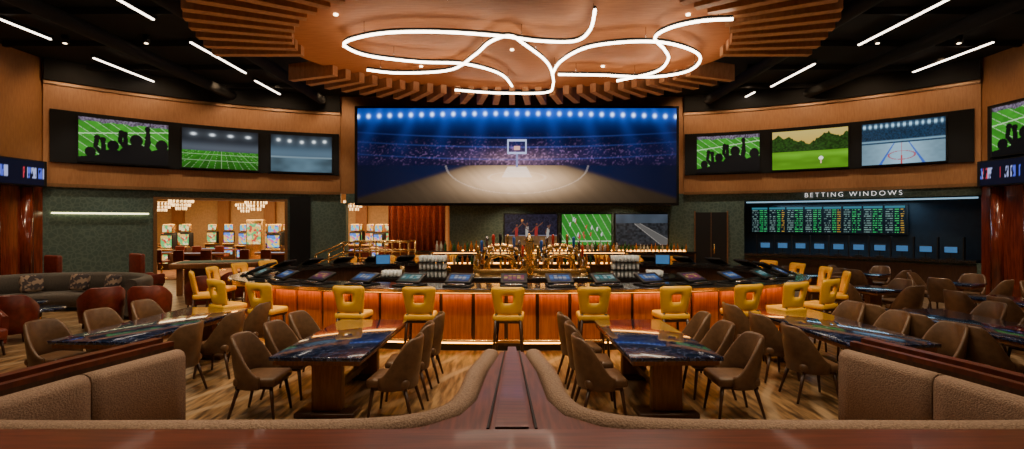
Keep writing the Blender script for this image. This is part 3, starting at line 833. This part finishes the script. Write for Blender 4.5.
glasses(-1.75,11.35,7,4,3); glasses(2.5,11.35,7,4,3); glasses(-2.7,11.5,5,4,1); glasses(3.2,11.5,4,4,1)
for x,y,rz in((-3.0,11.9,.3),(3.5,11.9,-.3)):
    mb=MB(); mb.box((0,0,.02),(.25,.2,.03),M_black); mb.box((0,0,.15),(.04,.04,.26),M_black); mb.box((0,0,.36),(.34,.05,.24),M_black,bev=.01); mb.box((0,-.03,.36),(.30,.005,.20),M_blueglow)
    mb.obj('pos_monitor',(x,y,.971),rz)

# ------------------------------------------------------------------ stools
def stool_mesh():
    mb=MB()
    mb.box((0,.02,.74),(.47,.43,.10),M_yel,bev=.035,seg=3)
    mb.box((0,.02,.675),(.42,.40,.03),M_dwood)
    nu,nv=9,7; hole=lambda i,j: 3<=i<=5 and 3<=j<=4
    def P(i,j,w):
        u=-1+2*i/nu; v=j/nv
        hw=.20+.065*v-.02*(1 if j==nv and i in(0,nu) else 0)
        return Vector((u*hw, -.185-.09*v+.05*u*u+w*.055*(.5 if (i in(0,nu) or j in(0,nv)) else 1)+( .014 if (i in(0,nu) or j in(0,nv)) else 0), .77+.45*v-(.02 if j==nv and i in(0,nu) else 0)))
    idx={}; vs=[]
    def vi(i,j,w):
        k=(i,j,w)
        if k not in idx: idx[k]=len(vs); vs.append(P(i,j,w))
        return idx[k]
    fs=[]
    for i in range(nu):
        for j in range(nv):
            if hole(i,j): continue
            for w in(0,1): fs.append([vi(i,j,w),vi(i+1,j,w),vi(i+1,j+1,w),vi(i,j+1,w)])
            for (di,dj,a,b) in((-1,0,(i,j),(i,j+1)),(1,0,(i+1,j),(i+1,j+1)),(0,-1,(i,j),(i+1,j)),(0,1,(i,j+1),(i+1,j+1))):
                ii,jj=i+di,j+dj
                if ii<0 or jj<0 or ii>=nu or jj>=nv or hole(ii,jj):
                    fs.append([vi(*a,0),vi(*b,0),vi(*b,1),vi(*a,1)])
    mb.add(vs,fs,M_yel,True)
    for sx in(-1,1):
        mb.cyl((sx*.18,.17,.69),(sx*.22,.22,0),.024,.016,M_dwood,8)
        mb.cyl((sx*.18,-.16,.80),(sx*.23,-.24,0),.026,.016,M_dwood,8)
        mb.box((sx*.205,-.01,.40),(.02,.40,.03),M_dwood)
    mb.box((0,.195,.28),(.41,.03,.035),M_brass); mb.box((0,-.2,.35),(.41,.02,.03),M_dwood)
    return mb.mesh('bar_stool')
ST=stool_mesh()
def stool_at(x,y):
    g=Vector((-(abs((x-BX)/BA)**1.5)*math.copysign(1,x-BX)/BA, -(abs((y-BY)/BB)**1.5)*math.copysign(1,y-BY)/BB,0))
    place('bar_stool',ST,(x,y,0),math.atan2(g.y,g.x)-pi/2+R.uniform(-.08,.08))
def yfront(x,off=.46):
    A,B=BA+off,BB+off; return BY-B*(1-abs((x-BX)/A)**2.5)**(1/2.5)
for x in(-4.95,-4.05,-2.5,-1.42,-.05,1.25,2.5,3.7,4.6,5.4):
    stool_at(x,yfront(x))
for y in(10.2,11.2,12.2,13.0):
    xx=(BA+.42)*(1-abs((y-BY)/(BB+.42))**2.5)**(1/2.5)
    stool_at(BX-xx,y); stool_at(BX+xx,y)
for x in(-4.6,-3.6,-2.6,-1.6,-.6,.6,1.6,2.6,3.6,4.6):
    stool_at(x,2*BY-yfront(x))

# ------------------------------------------------------------------ dining chairs
def shell(mb,m,rx,ry,zb,zt,zf,thick,amax=112,flare=.05,yo=0,n=28):
    secs=[]
    for i in range(n+1):
        th=math.radians(-amax+2*amax*i/n); t=abs(th)/math.radians(amax)
        q=min(1,max(0,(t-.30)/.70)); q=q*q*(3-2*q)
        top=zt-(zt-zf)*q
        def pt(r_,z):
            fl=flare*(z-zb)/(zt-zb)
            return Vector((math.sin(th)*(rx+r_+fl*.6), yo-math.cos(th)*(ry+r_+fl*1.3), z))
        h=top-zb
        secs.append([pt(0,zb),pt(.0,zb+h*.5),pt(0,top-.02),pt(thick*.3,top),pt(thick*.7,top),pt(thick,top-.02),pt(thick,zb+h*.5),pt(thick*.8,zb)])
    mb.sweep(secs,m)
def chair_mesh():
    mb=MB()
    mb.box((0,.02,.43),(.47,.48,.10),M_taupe,bev=.04,seg=3)
    shell(mb,M_taupe,.235,.225,.36,.92,.50,.045)
    mb.box((0,.0,.365),(.40,.40,.03),M_dwood)
    for sx in(-1,1):
        mb.cyl((sx*.18,.19,.37),(sx*.22,.24,0),.023,.014,M_dwood,8)
        mb.cyl((sx*.18,-.17,.37),(sx*.23,-.27,0),.023,.014,M_dwood,8)
    return mb.mesh('dining_chair')
CH=chair_mesh()
def chair(x,y,fx,fy,jit=.12):
    place('dining_chair',CH,(x,y,0),math.atan2(fy,fx)-pi/2+R.uniform(-jit,jit))
def table_mesh(w,l,h=.75,name='dining_table'):
    mb=MB()
    mb.box((0,0,h-.022),(w,l,.044),M_marble,bev=.006)
    mb.box((0,0,h-.07),(w-.06,l-.06,.052),M_pwood)
    n=2 if l>1.4 else 1
    for s_ in((-1,1) if n==2 else (0,)):
        y=s_*(l/2-.38)
        mb.box((0,y,(h-.1)/2+.03),(.34,.13,h-.16),M_pwood,bev=.01)
        mb.box((0,y,.03),(w*.68,.30,.06),M_dwood,bev=.015)
        mb.box((0,y,h-.115),(w*.6,.2,.04),M_dwood)
    if n==2: mb.box((0,0,.22),(.06,l-.9,.08),M_dwood)
    return mb.mesh(name)
TL=table_mesh(1.0,2.15); TX=table_mesh(1.08,2.5); TS=table_mesh(.85,.85,.76); TH=table_mesh(.95,1.6,.76)
def long_set(me,cx,cy,w,ys,rz=0,left=True,right=True):
    place('dining_table',me,(cx,cy,0),rz)
    c,s_=math.cos(rz),math.sin(rz)
    for y in ys:
        for sd in(-1,1):
            lx=sd*(w/2+.24+R.uniform(0,.05))
            X=cx+lx*c-y*s_; Y=cy+lx*s_+y*c
            chair(X,Y,-sd*c,-sd*s_)
long_set(TL,-2.08,6.55,1.0,(-.72,-.02,.68),-.03)
long_set(TL,1.74,6.55,1.0,(-.72,-.02,.68),.03)
long_set(TX,-5.05,7.45,1.08,(-.85,0,.85),-.06)
long_set(TX,4.5,7.3,1.08,(-.85,0,.85),.05)
long_set(TX,6.72,7.3,1.08,(-.85,0,.85),.05)
long_set(TH,9.3,9.3,.95,(-.4,.4),.1)
def small_set(x,y,rz):
    place('cafe_table',TS,(x,y,0),rz)
    for k in range(4):
        a=rz+k*pi/2; chair(x+.68*math.cos(a),y+.68*math.sin(a),-math.cos(a),-math.sin(a))
small_set(7.9,11.2,.3); small_set(10.6,12.2,.5); small_set(8.2,14.0,.2); small_set(11.3,10.2,.1); small_set(10.0,14.4,.6); small_set(8.9,6.6,.3)

# ------------------------------------------------------------------ foreground booths
def offs(path,d):
    out=[]
    for i,p in enumerate(path):
        a=path[max(i-1,0)]; b=path[min(i+1,len(path)-1)]
        t=(b-a).normalized(); n=Vector((-t.y,t.x,0)); out.append(p+n*d)
    return out
def wallsweep(mb,path,o0,o1,z0,z1,m,rnd=.0,M=None):
    A=offs(path,o0); B=offs(path,o1); secs=[]
    for a,b in zip(A,B):
        if rnd:
            q=(b-a).normalized()*rnd
            secs.append([Vector((*a.xy,z0)),Vector((*a.xy,z1-rnd)),Vector((*(a+q*.3).xy,z1-rnd*.3)),Vector((*(a+q).xy,z1)),Vector((*(b-q).xy,z1)),Vector((*(b-q*.3).xy,z1-rnd*.3)),Vector((*b.xy,z1-rnd)),Vector((*b.xy,z0))])
        else: secs.append([Vector((*a.xy,z0)),Vector((*a.xy,z1)),Vector((*b.xy,z1)),Vector((*b.xy,z0))])
    mb.sweep(secs,m,sm=bool(rnd),M=M)
for sd in(-1,1):
    mb=MB(); MM=Matrix.Scale(sd,4,Vector((1,0,0))) if sd<0 else Matrix.Identity(4)
    P=catmull([(.115,4.45,0),(.15,4.2,0),(.20,3.9,0),(.22,3.6,0),(.24,3.30,0),(.32,3.05,0),(.52,2.88,0),(.9,2.79,0),(1.8,2.77,0),(2.8,2.77,0),(3.22,2.84,0),(3.43,3.05,0)],5)
    wallsweep(mb,P,.0,.14,.10,1.095,M_booth,.05,MM)
    wallsweep(mb,P[2:-1],.16,.58,.10,.45,M_booth,.05,MM)
    for a,b in(((3.44,3.07),(3.27,3.83)),((3.265,3.85),(3.05,4.60))):
        Q=[Vector((a[0]+(b[0]-a[0])*t/8,a[1]+(b[1]-a[1])*t/8,0)) for t in range(9)]
        wallsweep(mb,Q,-.02,.15,.10,1.06,M_booth,.06,MM)
        wallsweep(mb,Q,.15,.6,.10,.45,M_booth,.05,MM)
    Q=[Vector((3.46,2.97,0)),Vector((3.27,3.83,0)),Vector((3.04,4.63,0))]
    wallsweep(mb,Q,-.22,-.025,0,1.10,M_dwood,0,MM)
    wallsweep(mb,Q,-.24,-.15,1.10,1.14,M_railw,0,MM)
    wallsweep(mb,Q,-.08,-.02,1.08,1.12,M_railw,0,MM)
    mb.obj('booth_seating')
mb=MB()
W=[(-.10,4.5),(.10,4.5),(.14,4.2),(.185,3.9),(.205,3.6),(.225,3.28),(.305,3.02),(.50,2.85),(.9,2.74),(-.9,2.74),(-.50,2.85),(-.305,3.02),(-.225,3.28),(-.205,3.6),(-.185,3.9),(-.14,4.2)]
mb.poly(W,0,1.06,M_railw)
mb.poly([(-.035,4.52),(.035,4.52),(.09,2.75),(-.09,2.75)],1.06,1.10,M_railx)
for s_ in(-1,1):
    mb.poly([(s_*.06,4.5),(s_*.068,4.5),(s_*.14,2.8),(s_*.125,2.8)],1.06,1.075,M_black)
mb.box((0,2.60,1.045),(8.6,.26,.10),M_railx); mb.box((0,2.62,.5),(8.4,.14,.99),M_railx)
mb.box((0,2.445,1.06),(8.6,.05,.05),M_dwood)
mb.obj('booth_divider_rail')

# ------------------------------------------------------------------ lounge left
mb=MB()
P=[Vector((-10.7+2.1*math.cos(t),11.5+1.8*math.sin(t),0)) for t in [math.radians(a) for a in range(0,190,10)]]
wallsweep(mb,P,-.16,.10,.08,.90,M_grey,.08)
wallsweep(mb,P,.10,.72,.12,.45,M_grey,.07)
mb.obj('curved_sofa')
for a,t in((60,.2),(95,-.1),(130,.3)):
    x=-10.7+1.65*math.cos(math.radians(a)); y=11.5+1.35*math.sin(math.radians(a))
    mb=MB(); mb.box((0,0,0),(.45,.16,.42),M_pill,bev=.07,seg=3,M=Matrix.Rotation(-.25,4,'X')); mb.obj('throw_pillow',(x,y,.69),math.radians(a-90)+t)
def armchair():
    mb=MB()
    mb.box((0,.04,.36),(.56,.56,.18),M_wine,bev=.05,seg=3)
    shell(mb,M_wine,.29,.28,.16,.88,.62,.09,amax=108,flare=.04)
    for sx in(-1,1):
        for sy in(-1,1): mb.cyl((sx*.22,sy*.22,.26),(sx*.25,sy*.25,0),.025,.018,M_dwood,8)
    return mb.mesh('lounge_armchair')
AC=armchair()
for x,y,rz in((-8.5,10.6,.9),(-7.7,10.9,.4),(-9.3,9.5,.5),(-8.7,8.3,-1.9),(-7.8,12.9,.9),(-10.6,9.4,-.3),(-7.0,14.2,1.6),(-7.2,15.6,2.4),(-7.7,13.9,1.2)):
    place('lounge_armchair',AC,(x,y,0),rz)
def roundtable(x,y,h=.45,r=.42):
    mb=MB(); mb.lathe([(r,h-.04),(r,h),(0.001,h)],(0,0,0),M_marble,24); mb.cyl((0,0,.02),(0,0,h-.03),.04,.04,M_brass,12); mb.lathe([(.24,0),(.24,.02),(.04,.04)],(0,0,0),M_brass,20)
    mb.obj('cocktail_table',(x,y,0))
roundtable(-10.7,11.2); roundtable(-9.6,10.4)
mb=MB()
mb.box((0,0,.42),(.62,.6,.2),M_dwood,bev=.05); mb.box((0,-.28,.85),(.66,.14,.9),M_wine,bev=.05,seg=3)
for sx in(-1,1):
    mb.box((sx*.31,0,.55),(.08,.6,.3),M_wine,bev=.03)
    for sy in(-1,1): mb.cyl((sx*.25,sy*.24,.34),(sx*.27,sy*.26,0),.03,.02,M_dwood,8)
HB=mb.mesh('high_back_chair')
for x,y,rz in((-12.3,14.1,-.4),(-10.6,14.9,-.5)): place('high_back_chair',HB,(x,y,0),rz)
mb=MB()
mb.box((0,0,.88),(2.6,1.3,.16),M_pwood,bev=.03); mb.box((0,0,.965),(2.3,1.0,.02),M_felt)
for sx in(-1,1):
    for sy in(-1,1): mb.box((sx*1.05,sy*.45,.4),(.16,.16,.8),M_pwood,bev=.02)
mb.obj('games_table',(-9.1,16.1,0),.35)

# ------------------------------------------------------------------ camera
cam=bpy.data.cameras.new('camera'); cam.lens=18; cam.sensor_width=36; cam.shift_y=-2.5/1024; cam.clip_end=200
co=bpy.data.objects.new('camera',cam); scene.collection.objects.link(co)
co.location=(0,0,2.2); co.rotation_euler=(pi/2,0,0); scene.camera=co
